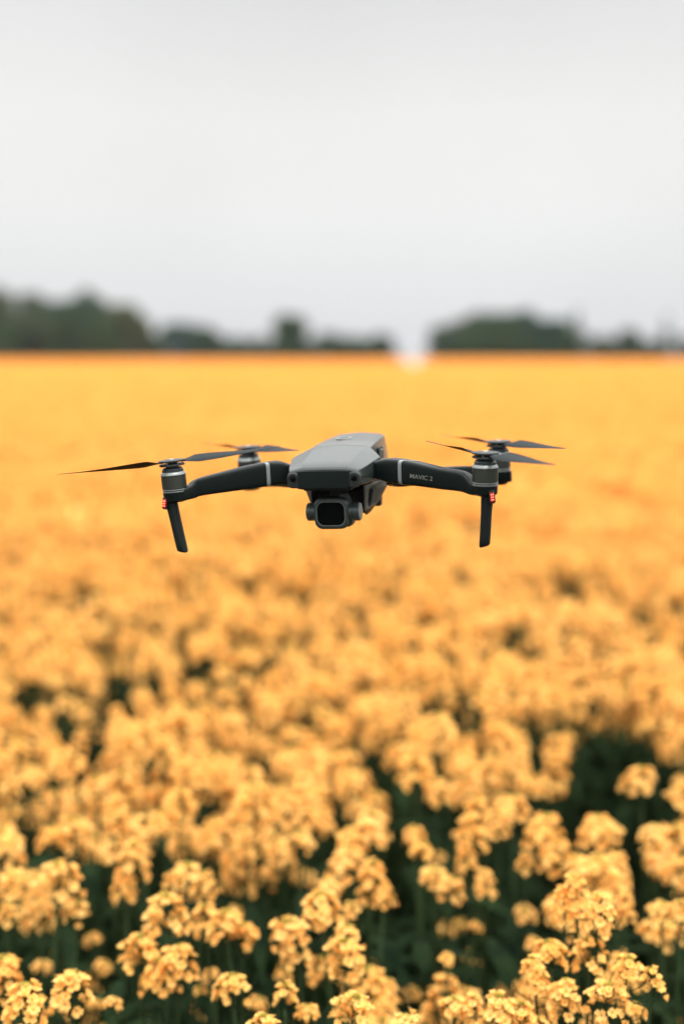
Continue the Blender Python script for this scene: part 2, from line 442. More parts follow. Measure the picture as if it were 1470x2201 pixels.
def plant_parts(heads, seed, zsplit=0.55):
    """heads: list of (pos, axis, head index, scale) in plant space -> stem mesh, foliage mesh"""
    rg = np.random.default_rng(seed)
    st, fo = MB(), MB()
    heads = sorted(heads, key=lambda h: -h[0][2])
    mean = np.mean([h[0] for h in heads], axis=0)
    top = np.array(heads[0][0])
    main = bez((rg.uniform(-.05, .05), rg.uniform(-.05, .05), -0.02), (mean[0] * 0.2 + rg.uniform(-.07, .07), mean[1] * 0.2 + rg.uniform(-.07, .07), top[2] * 0.6), top, 8)
    st.tube(main, [0.0065, 0.0062, 0.0057, 0.005, 0.0042, 0.0034, 0.0026, 0.002], 6, 2)
    for h in heads[1:]:
        p = np.array(h[0]); k = rg.uniform(0.50, 0.80); t = k * top[2]
        i = min(6, int(k * 7)); b = np.array(main[i])
        mid = b * 0.35 + p * 0.65; mid[2] = b[2] + (p[2] - b[2]) * 0.45
        st.tube(bez(b, mid, p, 6), [0.0032, 0.003, 0.0027, 0.0023, 0.002, 0.0017], 5, 2)
        if rg.random() < 0.8:
            leaf_into(fo, b, math.atan2(p[1] - b[1], p[0] - b[0]) + rg.uniform(-.5, .5), rg.uniform(0.05, 0.10), rg.uniform(0.008, 0.016), 0.5, rg, 0)
    for h in heads:      # bare pods and pedicels below each head
        p = np.array(h[0])
        for k in range(7):
            az = k * 2.4 + rg.uniform(0, 1); z0 = -0.008 - k * 0.007
            c = p + np.array([0, 0, z0]); l = rg.uniform(0.014, 0.024)
            st.tube([tuple(c), tuple(c + np.array([cos(az) * l, sin(az) * l, l * 0.45])), tuple(c + np.array([cos(az) * l * 1.4, sin(az) * l * 1.4, l * 1.3]))], [0.0006, 0.0009, 0.0003], 3, 2)
    for k in range(24):
        z = 0.12 + (top[2] - 0.26) * (k / 23.0); i = min(7, int(z / max(top[2], .1) * 7)); b = np.array(main[i]); b[2] = z
        leaf_into(fo, b, k * 2.4 + rg.uniform(-.4, .4), rg.uniform(0.13, 0.24) * (1.15 - 0.55 * z), rg.uniform(0.013, 0.027) * (1.15 - 0.5 * z), rg.uniform(0.4, 1.0), rg, 0)
    sm = mesh_from('stem', st.v, st.f, [M_petal, M_bud, M_stem], st.m)
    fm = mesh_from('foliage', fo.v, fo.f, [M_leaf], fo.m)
    return sm, fm
def head_matrix(h):
    p, ax, k, s = h
    return Matrix.Translation(Vector(p)) @ Vector(ax).normalized().to_track_quat('Z', 'Y').to_matrix().to_4x4() @ Matrix.Rotation(p[0] * 91 + p[1] * 57, 4, 'Z') @ Matrix.Scale(s, 4)
def plant_object(loc, sm, fm, heads, label, group):
    r = empty('rapeseed_plant', loc); tag(r, label, 'rapeseed plant', group)
    link('stem', sm, r); link('foliage', fm, r)
    for h in heads: link('flower_head', HEADS[h[2]], r, head_matrix(h))
    return r
def joined(name, sm, fm, heads):
    V, F, MI = [], [], []; b = 0
    def put(me, mat, mmap):
        nonlocal b
        co = np.empty(len(me.vertices) * 3); me.vertices.foreach_get('co', co); co = co.reshape(-1, 3)
        if mat is not None:
            A = np.array(mat); co = co @ A[:3, :3].T + A[:3, 3]
        V.append(co)
        for p in me.polygons:
            F.append(tuple(i + b for i in p.vertices)); MI.append(mmap[p.material_index])
        b += len(co)
    put(sm, None, (0, 1, 2)); put(fm, None, (3,))
    for h in heads: put(HEADS[h[2]], head_matrix(h), (0, 1, 2))
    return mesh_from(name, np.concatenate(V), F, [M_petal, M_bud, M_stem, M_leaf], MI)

# generic plants
GEN = []
for k in range(8):
    rg = np.random.default_rng(300 + k)
    hs_ = []
    for j in range([6, 8, 5, 9, 7, 8, 6, 8][k]):
        a = j * 2.4 + rg.uniform(-.5, .5); r = 0.0 if j == 0 else rg.uniform(0.03, 0.13)
        z = 1.05 if j == 0 else 1.05 - rg.uniform(0.0, 0.075)
        ax = (cos(a) * 0.25 * (j > 0), sin(a) * 0.25 * (j > 0), 1)
        hs_.append((np.array([cos(a) * r, sin(a) * r, z]), ax, int(rg.integers(0, 10)), rg.uniform(0.60, 1.02)))
    sm, fm = plant_parts(hs_, 400 + k)
    GEN.append((sm, fm, hs_, joined('rapeseed_plant', sm, fm, hs_)))

# plants whose flower heads are recognisable in the photograph: (heads [(px, py, dz, head size)], label)
GRP = 'rapeseed plants standing in the front of the field'
NAMED = [
 ([(1240, 1930, .10, 1.0), (1282, 1975, .09, 1.1), (1212, 1968, .08, .9), (1185, 2050, .05, 1.1), (1150, 2100, .04, .9), (1268, 2055, .05, 1.0), (1218, 2145, .02, 1.2), (1300, 2150, .03, 1.1), (1345, 2085, .06, 1.2), (1400, 2110, .05, 1.1)], 'tall rapeseed plant with upright bare stem at the bottom right, its flowers in tiers', 3),
 ([(150, 2120, .02, 1.35), (60, 2165, .01, 1.3)], 'rapeseed plant in the bottom left corner with domed drooping flower head', 0),
 ([(358, 1970, .03, 1.35), (298, 2050, 0, 1.3), (385, 2068, 0, 1.3), (345, 2100, -.02, 1.1)], 'rapeseed plant left of bottom centre with three heads packed below a round top one', 8),
 ([(503, 2110, 0, 1.2)], 'rapeseed plant with one small head against the dark gap near the bottom', 2),
 ([(690, 1950, .03, 1.35), (622, 1990, .02, 1.3), (640, 2040, -.01, 1.2), (742, 2055, .01, 1.3), (745, 2010, .02, 1.0)], 'rapeseed plant at bottom centre with a broad cascade of joined heads', 4),
 ([(612, 2140, 0, 1.1), (660, 2165, -.02, .8)], 'small rapeseed plant with knobbly heads at the very bottom, left of centre', 7),
 ([(752, 2178, .01, 1.3), (570, 2215, 0, 1.0)], 'rapeseed plant at the bottom edge below the broad cascade of heads', 1),
 ([(870, 2195, 0, 1.1)], 'rapeseed plant with one dome cut by the bottom edge right of centre', 2),
 ([(975, 2150, 0, 1.0), (1010, 2185, -.02, .9)], 'rapeseed plant with two small heads at the bottom, left of the tall tiered one', 5),
 ([(1068, 2175, .01, 1.2), (1115, 2195, 0, 1.1), (1150, 2215, -.01, .9)], 'low rapeseed plant on the bottom edge touching the tall tiered one', 1),
 ([(490, 1985, .02, 1.25), (445, 1975, 0, 1.0), (520, 2005, 0, 1.0)], 'rapeseed plant with one flat wide head left of the central cascade', 4),
 ([(128, 1895, .02, 1.4), (165, 1950, -.02, 1.1), (90, 1940, -.02, .9)], 'rapeseed plant near the left edge with a knobbly head leaning right', 8),
 ([(160, 1770, .02, 1.3), (115, 1800, 0, 1.2)], 'rapeseed plant with round ring-shaped heads in the left part of the field', 2),
 ([(255, 1770, .01, 1.2), (305, 1765, .02, 1.3), (235, 1820, -.02, 1.2), (300, 1820, -.02, 1.1)], 'rapeseed plant with four crowded heads right of the ring-shaped ones', 6),
 ([(285, 1865, .01, 1.35), (270, 1910, -.02, 1.1)], 'rapeseed plant with a tall narrow head below the four crowded heads', 3),
 ([(30, 1890, 0, 1.3), (8, 1800, .02, 1.3), (20, 1960, -.02, 1.0)], 'rapeseed plant cut off by the left edge above the bottom corner', 0),
 ([(405, 1870, .03, 1.3), (370, 1900, 0, 1.1), (440, 1905, -.01, 1.0)], 'rapeseed plant with an arched head standing between two dark gaps on the left', 2),
 ([(548, 1725, .03, 1.5), (510, 1760, 0, 1.2), (530, 1820, -.02, 1.1)], 'rapeseed plant with a large bright head up and left of the central cascade', 8),
 ([(655, 1710, .03, 1.3), (618, 1745, .01, 1.3), (640, 1800, -.02, 1.3), (600, 1830, -.02, .9)], 'rapeseed plant with a column of heads left of the bright bent cluster', 3),
 ([(385, 1720, .02, 1.3), (440, 1660, .02, 1.3), (355, 1760, 0, 1.1)], 'rapeseed plant with arching heads in the left middle of the near rows', 4),
 ([(350, 1600, .02, 1.4), (395, 1650, 0, 1.2)], 'rapeseed plant with a tall rounded head rising over a dark gap on the left', 0),
 ([(800, 1780, .03, 1.4), (760, 1810, .01, 1.35), (745, 1860, 0, 1.3), (800, 1905, -.02, 1.3), (705, 1900, -.01, 1.0)], 'rapeseed plant with a bent bright cluster just right of centre', 1),
 ([(890, 1655, .03, 1.5), (940, 1700, 0, 1.2)], 'rapeseed plant with a large round head right of centre above the bent cluster', 8),
 ([(905, 1820, .01, 1.1), (935, 1870, 0, 1.2), (965, 1910, -.02, .9), (890, 1795, .01, .9)], 'rapeseed plant with a diagonal row of heads right of the bent cluster', 5),
 ([(1015, 1790, .02, 1.4), (1005, 1850, -.02, 1.0), (1045, 1905, -.03, .9)], 'rapeseed plant with an egg-shaped head and small buds hanging under it', 6),
 ([(1100, 1735, .02, 1.3), (1065, 1770, 0, 1.1), (1170, 1790, .02, 1.4), (1195, 1840, -.01, 1.3), (1130, 1850, -.02, 1.0)], 'rapeseed plant with a wide branched spray left of the lower right dark gap', 4),
 ([(1283, 1790, .02, 1.3), (1240, 1850, 0, 1.1), (1290, 1860, -.01, 1.4), (1325, 1890, -.02, 1.1)], 'rapeseed plant behind the tall tiered one with a broad lower cluster', 8),
 ([(1405, 1785, .02, 1.2), (1452, 1800, 0, 1.3), (1415, 1850, -.02, 1.1), (1455, 1870, -.02, 1.0)], 'rapeseed plant at the right edge with two pairs of heads', 2),
 ([(1420, 1945, 0, 1.1), (1462, 1960, 0, 1.1), (1345, 1965, -.02, .8)], 'rapeseed plant at the right edge above the bottom right corner', 5),
 ([(130, 1640, .02, 1.3), (40, 1610, .02, 1.4), (70, 1660, 0, 1.4), (20, 1690, 0, 1.3)], 'rapeseed plant with a low mass of soft heads at the left edge', 8),
 ([(210, 1690, .01, 1.2), (165, 1650, .02, 1.3)], 'rapeseed plant with two soft heads between the left mass and the arching heads', 4),
 ([(960, 2050, -.06, .8)], 'small rapeseed plant with one half-open head deep in the dark gap', 9),
 ([(430, 2120, -.12, .7), (455, 2095, -.10, .6)], 'stunted rapeseed plant with greenish buds in the shade at the bottom left', 9),
 ([(760, 1960, -.03, 1.0), (825, 1930, -.03, .8)], 'rapeseed plant behind the right end of the central cascade', 7),
 ([(10, 2085, 0, 1.2), (15, 2120, -.02, 1.0)], 'rapeseed plant half cut by the left edge above the corner dome', 4),
]
PZ = 1.105
def canopy_point(px, py, dz):
    d = ray(px, py); t = (PZ + dz - CAMZ) / d.z
    return EYE + d * t
occupied = []
n_ind = 0
for i, (hs_, lab, k0) in enumerate(NAMED):
    rg = np.random.default_rng(900 + i)
    pts = [canopy_point(px, py, dz) for px, py, dz, s in hs_]
    base = Vector((sum(p.x for p in pts) / len(pts), sum(p.y for p in pts) / len(pts), 0))
    heads = []
    for (px, py, dz, s), p in zip(hs_, pts):
        q = p - base; occupied.append((p.x, p.y, 0.040))
        ax = (q.x * 1.2 + rg.uniform(-.12, .12), q.y * 1.2 + rg.uniform(-.12, .12), 1)
        k = k0 if not heads else int(rg.integers(0, 9))
        heads.append((np.array([q.x, q.y, q.z - 0.015 * s]), ax, k, s * 0.58))
    for q_ in range(5):                       # small late side shoots lower down
        a = rg.uniform(0, 2 * pi); rad_ = rg.uniform(0.03, 0.13); zz = min(h_[0][2] for h_ in heads) - rg.uniform(0.03, 0.20)
        heads.append((np.array([cos(a) * rad_, sin(a) * rad_, zz]), (cos(a) * .5, sin(a) * .5, 1), int((5, 7, 9, 9, 2)[q_]), rg.uniform(0.35, 0.62)))
    sm, fm = plant_parts(heads, 950 + i)
    plant_object(base, sm, fm, heads, lab, GRP)
    n_ind += 1

# the random crop, nearest first; a worn hollow on the right and small gaps stay open
from mathutils import noise as mnoise
GAPS = [(1320, 1690, .05), (1450, 1530, .08), (1410, 1640, .09), (1330, 1650, .06), (690, 1650, .02), (470, 1640, .03), (100, 1730, .03), (870, 1560, .02), (290, 1480, .03), (60, 1480, .03), (550, 1620, .02)]
gaps = [(canopy_point(px, py, 0), r) for px, py, r in GAPS]
pts = []
def in_view(x, y, margin): return abs(x) < 0.2405 * y + margin
y = 1.62
rr = random.Random(11)
def spacing(y): return 0.132 if y < 3.4 else 0.15 if y < 12 else 0.22 if y < 30 else 0.30 if y < 60 else 0.30 + (y - 60) * 0.003
cells = {}
tot = 0
while y < 245:
    s = spacing(y)
    w = 0.2405 * y + 0.45
    nx = int(2 * w / s)
    for i in range(nx):
        x = -w + (i + rr.random()) * s; yy = y + rr.uniform(-0.5, 0.5) * s
        if mnoise.noise(Vector((x * 1.3, yy * 1.3, 3))) < -0.50 and 5 < yy < 12: continue
        if yy < 5.2 and mnoise.noise(Vector((x * 5.2, yy * 4.0, 31))) < -0.12 - 0.06 * max(0, yy - 2.4): continue
        if abs(x - sky_spill_x(yy)) < 0.28 + 0.0022 * yy and yy > 92: continue  # crop opened so the added sky-spill strip shows
        bad = False
        for g, r in gaps:
            if (x - g.x) ** 2 + (yy - g.y) ** 2 < (r + .03) ** 2: bad = True; break
        if bad: continue
        if yy < 2.05:
            for ox, oy, r in occupied:
                if (x - ox) ** 2 + (yy - oy) ** 2 < 0.0016: bad = True; break
            if bad: continue
        elif yy < 2.5:
            for ox, oy, r in occupied:
                if (x - ox) ** 2 + (yy - oy) ** 2 < 0.003: bad = True; break
            if bad: continue
        sc = 1.0 + rr.gauss(0, 0.042) + 0.04 * mnoise.noise(Vector((x * 1.1, yy * 1.1, 9)))
        if yy < 1.95:
            sc -= rr.uniform(0.05, 0.26)
        elif yy < 2.35:
            if rr.random() < 0.4: continue
            sc -= rr.uniform(0.0, 0.10)
        pts.append((yy, x, sc, rr.uniform(0, 2 * pi), rr.randrange(8)))
    y += s
pts.sort()
# the nearest ones in view are things of their own
SHARED = 'yellow rapeseed plant in the out-of-focus rows behind the sharp front plants'
inds, rest = [], []
for p in pts:
    if len(inds) < 300 - n_ind and in_view(p[1], p[0], 0.05): inds.append(p)
    else: rest.append(p)
src = {}
def zone_label(x, y):
    py = CH - FPX * tan(atan((PZ - CAMZ) / y) + PITCH); px = CW + FPX * x / y
    side = ('at the left edge', 'left of the left leg', 'under the left leg', 'between left leg and camera', 'under the drone camera', 'between camera and right leg', 'under the right leg', 'right of the right leg', 'at the right edge')[min(8, max(0, int(px / 1470 * 9)))]
    band = ('half hidden between the sharp front plants', 'in the first soft row behind the front', 'in the lower middle rows with dark gaps', 'in the middle rows of round heads', 'in the upper middle rows of heads', 'where the round heads start to merge', 'in the blurred rows below the legs', 'in the smooth rows level with the legs')[0 if py > 1760 else 1 if py > 1620 else 2 if py > 1520 else 3 if py > 1430 else 4 if py > 1350 else 5 if py > 1280 else 6 if py > 1190 else 7]
    return 'yellow rapeseed plant ' + band + ', ' + side
for j, (yy, x, sc, rz, v) in enumerate(inds):
    SHARED = zone_label(x, yy)
    sm, fm, hs_, jm = GEN[v]
    M = Matrix.Translation((x, yy, 0)) @ Matrix.Rotation(rz, 4, 'Z') @ Matrix.Scale(sc, 4)
    if yy < 3.2:
        r = plant_object((0, 0, 0), sm, fm, hs_, SHARED, GRP)
        r.matrix_world = M
    else:
        r = link('rapeseed_plant', jm); r.matrix_world = M
        tag(r, SHARED, 'rapeseed plant', GRP)
        src.setdefault(v, r)

# everything farther: one object; its mesh is the far canopy plus points that carry the same plants
def field_mat():
    m = bpy.data.materials.new('far_canopy'); m.use_nodes = True
    nt = m.node_tree; b = nt.nodes['Principled BSDF']; N = nt.nodes.new; K = nt.links.new
    t = N('ShaderNodeTexCoord'); n = N('ShaderNodeTexNoise'); n.inputs['Scale'].default_value = 6.0; n.inputs['Detail'].default_value = 5
    n3 = N('ShaderNodeTexNoise'); n3.inputs['Scale'].default_value = 0.12; n3.inputs['Detail'].default_value = 4
    r = N('ShaderNodeValToRGB')
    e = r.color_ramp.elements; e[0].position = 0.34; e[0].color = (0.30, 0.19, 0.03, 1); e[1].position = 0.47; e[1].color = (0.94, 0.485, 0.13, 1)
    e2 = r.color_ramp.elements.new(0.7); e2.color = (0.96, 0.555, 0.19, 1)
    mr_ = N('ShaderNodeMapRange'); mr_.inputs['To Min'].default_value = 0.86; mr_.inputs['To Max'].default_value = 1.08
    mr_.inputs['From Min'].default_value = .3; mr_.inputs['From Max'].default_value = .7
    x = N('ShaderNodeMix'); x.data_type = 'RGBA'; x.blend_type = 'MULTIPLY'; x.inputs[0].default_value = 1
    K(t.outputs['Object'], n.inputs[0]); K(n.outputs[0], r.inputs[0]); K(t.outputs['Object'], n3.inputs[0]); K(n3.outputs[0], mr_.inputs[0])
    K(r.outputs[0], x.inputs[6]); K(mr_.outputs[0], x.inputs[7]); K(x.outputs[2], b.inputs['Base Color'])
    b.inputs['Roughness'].default_value = 0.9; b.inputs['Specular IOR Level'].default_value = 0.1
    return m
V, F = [], []
yrow = [4.4]
while yrow[-1] < 245: yrow.append(yrow[-1] * 1.014 + 0.03)
NXC = 150
us = np.linspace(-0.34, 0.34, NXC)
for yy in yrow:
    for u in us:
        x = u * yy
        base_z = 0.60 + 0.37 * min(1, (yy - 4.4) / 3.0) 
        z = base_z + 0.07 * mnoise.noise(Vector((x * 2.2, yy * 2.2, 0))) + 0.05 * mnoise.noise(Vector((x * 0.3, yy * 0.3, 5)))
        V.append((x, yy, z))
for i in range(len(yrow) - 1):
    for j in range(NXC - 1):
        ym = yrow[i]; xm = (us[j] + us[j + 1]) / 2 * ym
        if abs(xm - sky_spill_x(ym)) < 0.28 + 0.0022 * ym and ym > 92: continue
        a = i * NXC + j; F.append((a, a + 1, a + NXC + 1, a + NXC))
# skirt at the near and far edge so the canopy is a closed front, not a floating sheet
b0 = len(V)
for u in us: V.append((u * yrow[-1], yrow[-1] + 0.3, 0.0))
l = (len(yrow) - 1) * NXC
for j in range(NXC - 1):
    if abs((us[j] + us[j + 1]) / 2 * yrow[-1] - sky_spill_x(yrow[-1])) < 2: continue
    F.append((l + j, l + j + 1, b0 + j + 1, b0 + j))
nb = len(V)
for (yy, x, sc, rz, v) in rest: V.append((x, yy, 0.0))
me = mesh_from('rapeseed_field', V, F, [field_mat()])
sel = me.attributes.new('plant_here', 'BOOLEAN', 'POINT'); sel.data.foreach_set('value', np.array([False] * nb + [True] * len(rest)))
ar = me.attributes.new('turn', 'FLOAT', 'POINT'); ar.data.foreach_set('value', np.array([0.0] * nb + [p[3] for p in rest], dtype=np.float32))
asz = me.attributes.new('size', 'FLOAT', 'POINT'); asz.data.foreach_set('value', np.array([1.0] * nb + [p[2] for p in rest], dtype=np.float32))
av = me.attributes.new('which', 'INT', 'POINT'); av.data.foreach_set('value', np.array([0] * nb + [p[4] for p in rest], dtype=np.int32))
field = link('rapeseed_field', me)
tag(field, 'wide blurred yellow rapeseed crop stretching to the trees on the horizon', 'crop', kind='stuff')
ng = bpy.data.node_groups.new('crop', 'GeometryNodeTree')
ng.interface.new_socket('Geometry', in_out='INPUT', socket_type='NodeSocketGeometry')
ng.interface.new_socket('Geometry', in_out='OUTPUT', socket_type='NodeSocketGeometry')
G = ng.nodes.new; K = ng.links.new
gi, go = G('NodeGroupInput'), G('NodeGroupOutput')
iop, jn, jo = G('GeometryNodeInstanceOnPoints'), G('GeometryNodeJoinGeometry'), G('GeometryNodeJoinGeometry')
for v in sorted(src):
    oi = G('GeometryNodeObjectInfo'); oi.inputs['Object'].default_value = src[v]; oi.inputs['As Instance'].default_value = True
    oi.transform_space = 'ORIGINAL'
    K(oi.outputs['Geometry'], jn.inputs[0])
def named(n, t):
    a = G('GeometryNodeInputNamedAttribute'); a.data_type = t; a.inputs['Name'].default_value = n; return a.outputs['Attribute']
cx = G('ShaderNodeCombineXYZ'); K(named('turn', 'FLOAT'), cx.inputs['Z'])
er = G('FunctionNodeEulerToRotation'); K(cx.outputs[0], er.inputs[0])
K(gi.outputs[0], iop.inputs['Points']); K(named('plant_here', 'BOOLEAN'), iop.inputs['Selection'])
K(jn.outputs[0], iop.inputs['Instance']); iop.inputs['Pick Instance'].default_value = True
K(named('which', 'INT'), iop.inputs['Instance Index']); K(er.outputs[0], iop.inputs['Rotation'])
cs = G('ShaderNodeCombineXYZ'); sz = named('size', 'FLOAT')
for q in range(3): K(sz, cs.inputs[q])
K(cs.outputs[0], iop.inputs['Scale'])
K(gi.outputs[0], jo.inputs[0]); K(iop.outputs[0], jo.inputs[0]); K(jo.outputs[0], go.inputs[0])
gmod = field.modifiers.new('crop', 'NODES'); gmod.node_group = ng
print('plants: individuals', n_ind + len(inds), 'rest', len(rest), 'nearest rest', rest[0][0] if rest else None, 'last individual', inds[-1][0])

# ================================================================== THE DRONE
S = 0.001
drone = empty('drone')
drone.matrix_world = Matrix.Translation(DT) @ RM.to_4x4()
tag(drone, 'grey folding camera quadcopter hovering over the yellow field with red lights lit', 'drone')

def mirror_profile(half, y):
    """half: points from top centre to bottom centre (x>=0)"""
    r = [Vector((x, y, z)) for x, z in half]
    l = [Vector((-x, y, z)) for x, z in reversed(half[1:-1])]
    return r + l
def rrect(cx, cz, hw, hh, r, y, n=6, cut=None):
    pts = []
    for (sx, sz, a0) in ((1, 1, 0), (-1, 1, 90), (-1, -1, 180), (1, -1, 270)):
        for k in range(n + 1):
            a = radians(a0 + 90 * k / n)
            pts.append(Vector((cx + sx * (hw - r) + r * cos(a), y, cz + sz * (hh - r) + r * sin(a))))
    return pts
# front shell of the body
mb = MB()
mb.loft([mirror_profile(h, y) for y, h in (
    (1.5, [(0, 9.0), (21, 8.8), (32.0, 7.0), (35.4, 1.5), (34.0, -5.5), (24, -9.2), (0, -9.6)]),
    (3.5, [(0, 10.8), (22.3, 10.6), (33.6, 8.0), (36.4, 1.5), (35.2, -6.3), (25, -9.8), (0, -10.0)]),
    (9, [(0, 13.4), (23.1, 12.8), (35.6, 8.8), (37.4, 1.5), (36.5, -6.6), (26, -9.9), (0, -10.0)]),
    (18, [(0, 15.7), (23.4, 14.8), (38.2, 10.2), (38.8, 1.5), (38.0, -6.8), (27, -9.9), (0, -10)]),
    (34, [(0, 19.2), (24.0, 17.9), (41.0, 12.4), (41.3, 2), (39.5, -6.8), (28, -9.9), (0, -10)]),
    (50, [(0, 22.3), (24.5, 20.8), (44.4, 14.6), (44.0, 5), (40.5, -7), (29, -10), (0, -10)]),
    (55, [(0, 23.2), (24.6, 21.6), (41.0, 16.8), (40.0, 5), (38.5, -7), (29, -10), (0, -10)]),
    (69.4, [(0, 25.4), (24.8, 23.6), (30.8, 22.0), (31.5, 5), (31.0, -7), (28, -10), (0, -10)]))])
mb.build('front_shell', M_shell, drone, bevel=0.9, seg=3, scale=S, ang=29)
# battery / rear top
bt = MB()
bt.loft([mirror_profile(h, y) for y, h in (
    (69.9, [(0, 25.3), (24.7, 23.5), (30.2, 21.6), (31.2, 4), (30, -8), (0, -8)]),
    (72.5, [(0, 25.9), (24.8, 24.1), (30.6, 22.2), (31.6, 4), (30, -8), (0, -8)]),
    (100, [(0, 28.1), (23.6, 26.3), (29.4, 24.2), (31.0, 4), (29, -9), (0, -9)]),
    (130, [(0, 29.2), (22.2, 27.5), (27.8, 25.2), (30.0, 3), (28, -9), (0, -9)]),
    (155, [(0, 29.4), (20.8, 27.8), (26.0, 25.2), (28.4, 2), (26, -9), (0, -9)]),
    (164, [(0, 28.0), (19.4, 26.5), (24.4, 23.6), (27.0, 2), (24, -8), (0, -8)]))])
bo = bt.build('battery', M_batt, drone, bevel=0.8, seg=3, scale=S, ang=29)
# power button on the battery
tilt = Matrix.Translation((-4.6, 104, 28.15)) @ Matrix.Rotation(radians(3), 4, 'X')
pb = MB(); pb.lathe([(8.0, 0.0), (8.0, 0.5), (7.6, 0.75), (6.1, 0.75), (5.8, 0.35), (0.01, 0.35)], tilt, 40)
pbo = pb.build('power_button', M_light, drone, scale=S)
pc = MB(); pc.lathe([(5.7, 0.36), (5.7, 0.62), (5.2, 0.7), (0.01, 0.7)], tilt, 32)
pco = pc.build('button_face', M_black, pbo, scale=S)
dd = MB()
for k in range(4):
    a = pi / 2 * k + pi / 4; dd.lathe([(0.55, 0.71), (0.55, 0.8), (0.01, 0.8)], tilt @ Matrix.Translation((cos(a) * 4.2, sin(a) * 4.2, 0)), 10)
dd.box((0, 0, 0.75), (1.5, 0.25, 0.08), tilt); dd.box((1.6, 0.6, 0.75), (0.3, 0.9, 0.08), tilt); dd.box((-1.6, 0.1, 0.75), (0.3, 0.9, 0.08), tilt)
dd.build('charge_dot', M_light, pbo, scale=S)
# battery release catches
for sgn in (-1, 1):
    q = MB()
    q.box((sgn * 31.0, 108, 11.5), (0.9, 10.5, 6.5))
    c0 = q.build('catch_recess', M_front, drone, bevel=0.7, scale=S)
    q = MB()
    q.loft([[Vector((sgn * 31.6, y, z)) for y, z in ((101, 7.2), (115, 6.6), (115, 16.5), (104, 16.8))],
            [Vector((sgn * 34.0, y, z)) for y, z in ((103, 8.4), (113, 8), (113, 15.2), (105.5, 15.4))]])
    q.build('battery_catch', M_can, drone, bevel=0.6, scale=S)
# dark concave front face band between the two sensor pods
ff = MB(); nx = 41; secs = []
def face_out(x):
    t = abs(x) / 25.0
    return 0.9 - 2.2 * max(0.0, min(1.0, (t - 0.72) / 0.28)) ** 2 * 0 
prof = []
for i in range(nx):
    x = -25.0 * cos(pi * i / (nx - 1)); t = abs(x) / 34.3
    e_ = max(0.0, (abs(x) - 27.5) / 7.2)
    zt = 8.3 - 0.8 * max(0, t - .55) / .45 - 5.6 * (1 - sqrt(max(0, 1 - e_ * e_))); zb = -9.9 + 2.6 * max(0, t - .60) / .40 + 5.6 * (1 - sqrt(max(0, 1 - e_ * e_)))
    yf = 0.2 + 0.9 * (1 - min(1, t / 0.66) ** 6)      # pods stand proud of the shallow centre
    secs.append([Vector((x, yf + 0.9, zt)), Vector((x, yf, zt - 1.0)), Vector((x, yf - 0.15, (zt + zb) / 2)), Vector((x, yf, zb + 1.2)), Vector((x, yf + 0.9, zb)), Vector((x, 3.4, zb)), Vector((x, 3.4, zt))])
ff.loft(secs)
ff.build('front_panel', M_front, drone, scale=S)
for sgn in (-1, 1):
    def podp(y, g):
        return [Vector((p.x, y, p.z)) for p in rrect(sgn * 29.3, -0.9, 6.4 - g, 7.6 - g, 5.4 - g, y)]
    q = MB(); q.loft([podp(4.5, -0.2), podp(1.4, 0.0), podp(0.7, 0.25), podp(0.35, 0.8)]); q.build('sensor_pod', M_pod, drone, scale=S, ang=55)
    M0 = Matrix.Translation((sgn * 29.6, 0.35, 0.4)) @ Matrix.Rotation(radians(90), 4, 'X')
    q = MB(); q.lathe([(5.0, -1.5), (5.0, 0.2), (4.7, 0.35), (4.4, 0.35), (4.2, 0.0), (0.01, 0.0)], M0, 40)
    so = q.build('vision_sensor', M_black, drone, scale=S)
    q = MB(); q.lathe([(2.6, 0.0), (2.6, 0.2), (2.1, 0.4), (0.01, 0.5)], M0, 32)
    q.build('sensor_lens', M_glass, so, scale=S)
# lip line of the shell
# belly
bl = MB()
bl.loft([mirror_profile(h, y) for y, h in (
    (50, [(0, -12.6), (27.5, -12.6), (28.0, -20), (27.2, -36), (24.5, -44.5), (0, -46)]),
    (60, [(0, -12.6), (31.0, -12.6), (31.5, -20), (29.0, -36), (25.5, -44.5), (0, -46)]),
    (80, [(0, -9), (40.5, -10), (42.0, -17.5), (33.5, -33), (25.5, -43.0), (0, -45)]),
    (96, [(0, -9), (42.0, -10), (40.0, -19.5), (31.0, -34), (24.5, -41.5), (0, -43)]),
    (130, [(0, -9), (33.0, -10), (32.5, -20), (26.0, -33), (21, -38), (0, -39)]),
    (160, [(0, -8.5), (27.0, -10), (26.5, -17), (21.0, -28), (16, -31), (0, -32)]))])
bel = bl.build('belly', M_belly, drone, bevel=1.0, seg=3, scale=S, ang=30)
# cut the dark gimbal bay into the belly and a vent slot in each side
def cutter(objs, target, name):
    for i, (me_o) in enumerate(objs):
        md = target.modifiers.new('cut', 'BOOLEAN'); md.operation = 'DIFFERENCE'; md.object = me_o; md.solver = 'EXACT'
cut = MB(); cut.box((0, 60, -29), (25.9, 16, 22.5))
for sgn in (-1, 1):
    pr = []
    for k in range(20):
        a = 2 * pi * k / 20
        pr.append((59.5 + 3.6 * cos(a), -26.5 + (4.6 if sin(a) > 0 else -4.6) + 4.6 * sin(a)))
    cut.loft([[Vector((sgn * 25.2, yy, zz)) for yy, zz in pr], [Vector((sgn * 50, yy, zz)) for yy, zz in pr]])
co_ = cut.build('bay_cut', M_black, None, scale=S)
co_.matrix_world = drone.matrix_world
bpy.context.view_layer.update()
md = bel.modifiers.new('cut', 'BOOLEAN'); md.operation = 'DIFFERENCE'; md.object = co_; md.solver = 'EXACT'
try: md.material_mode = 'TRANSFER'
except Exception: pass
dg = bpy.context.evaluated_depsgraph_get()
nm = bpy.data.meshes.new_from_object(bel.evaluated_get(dg))
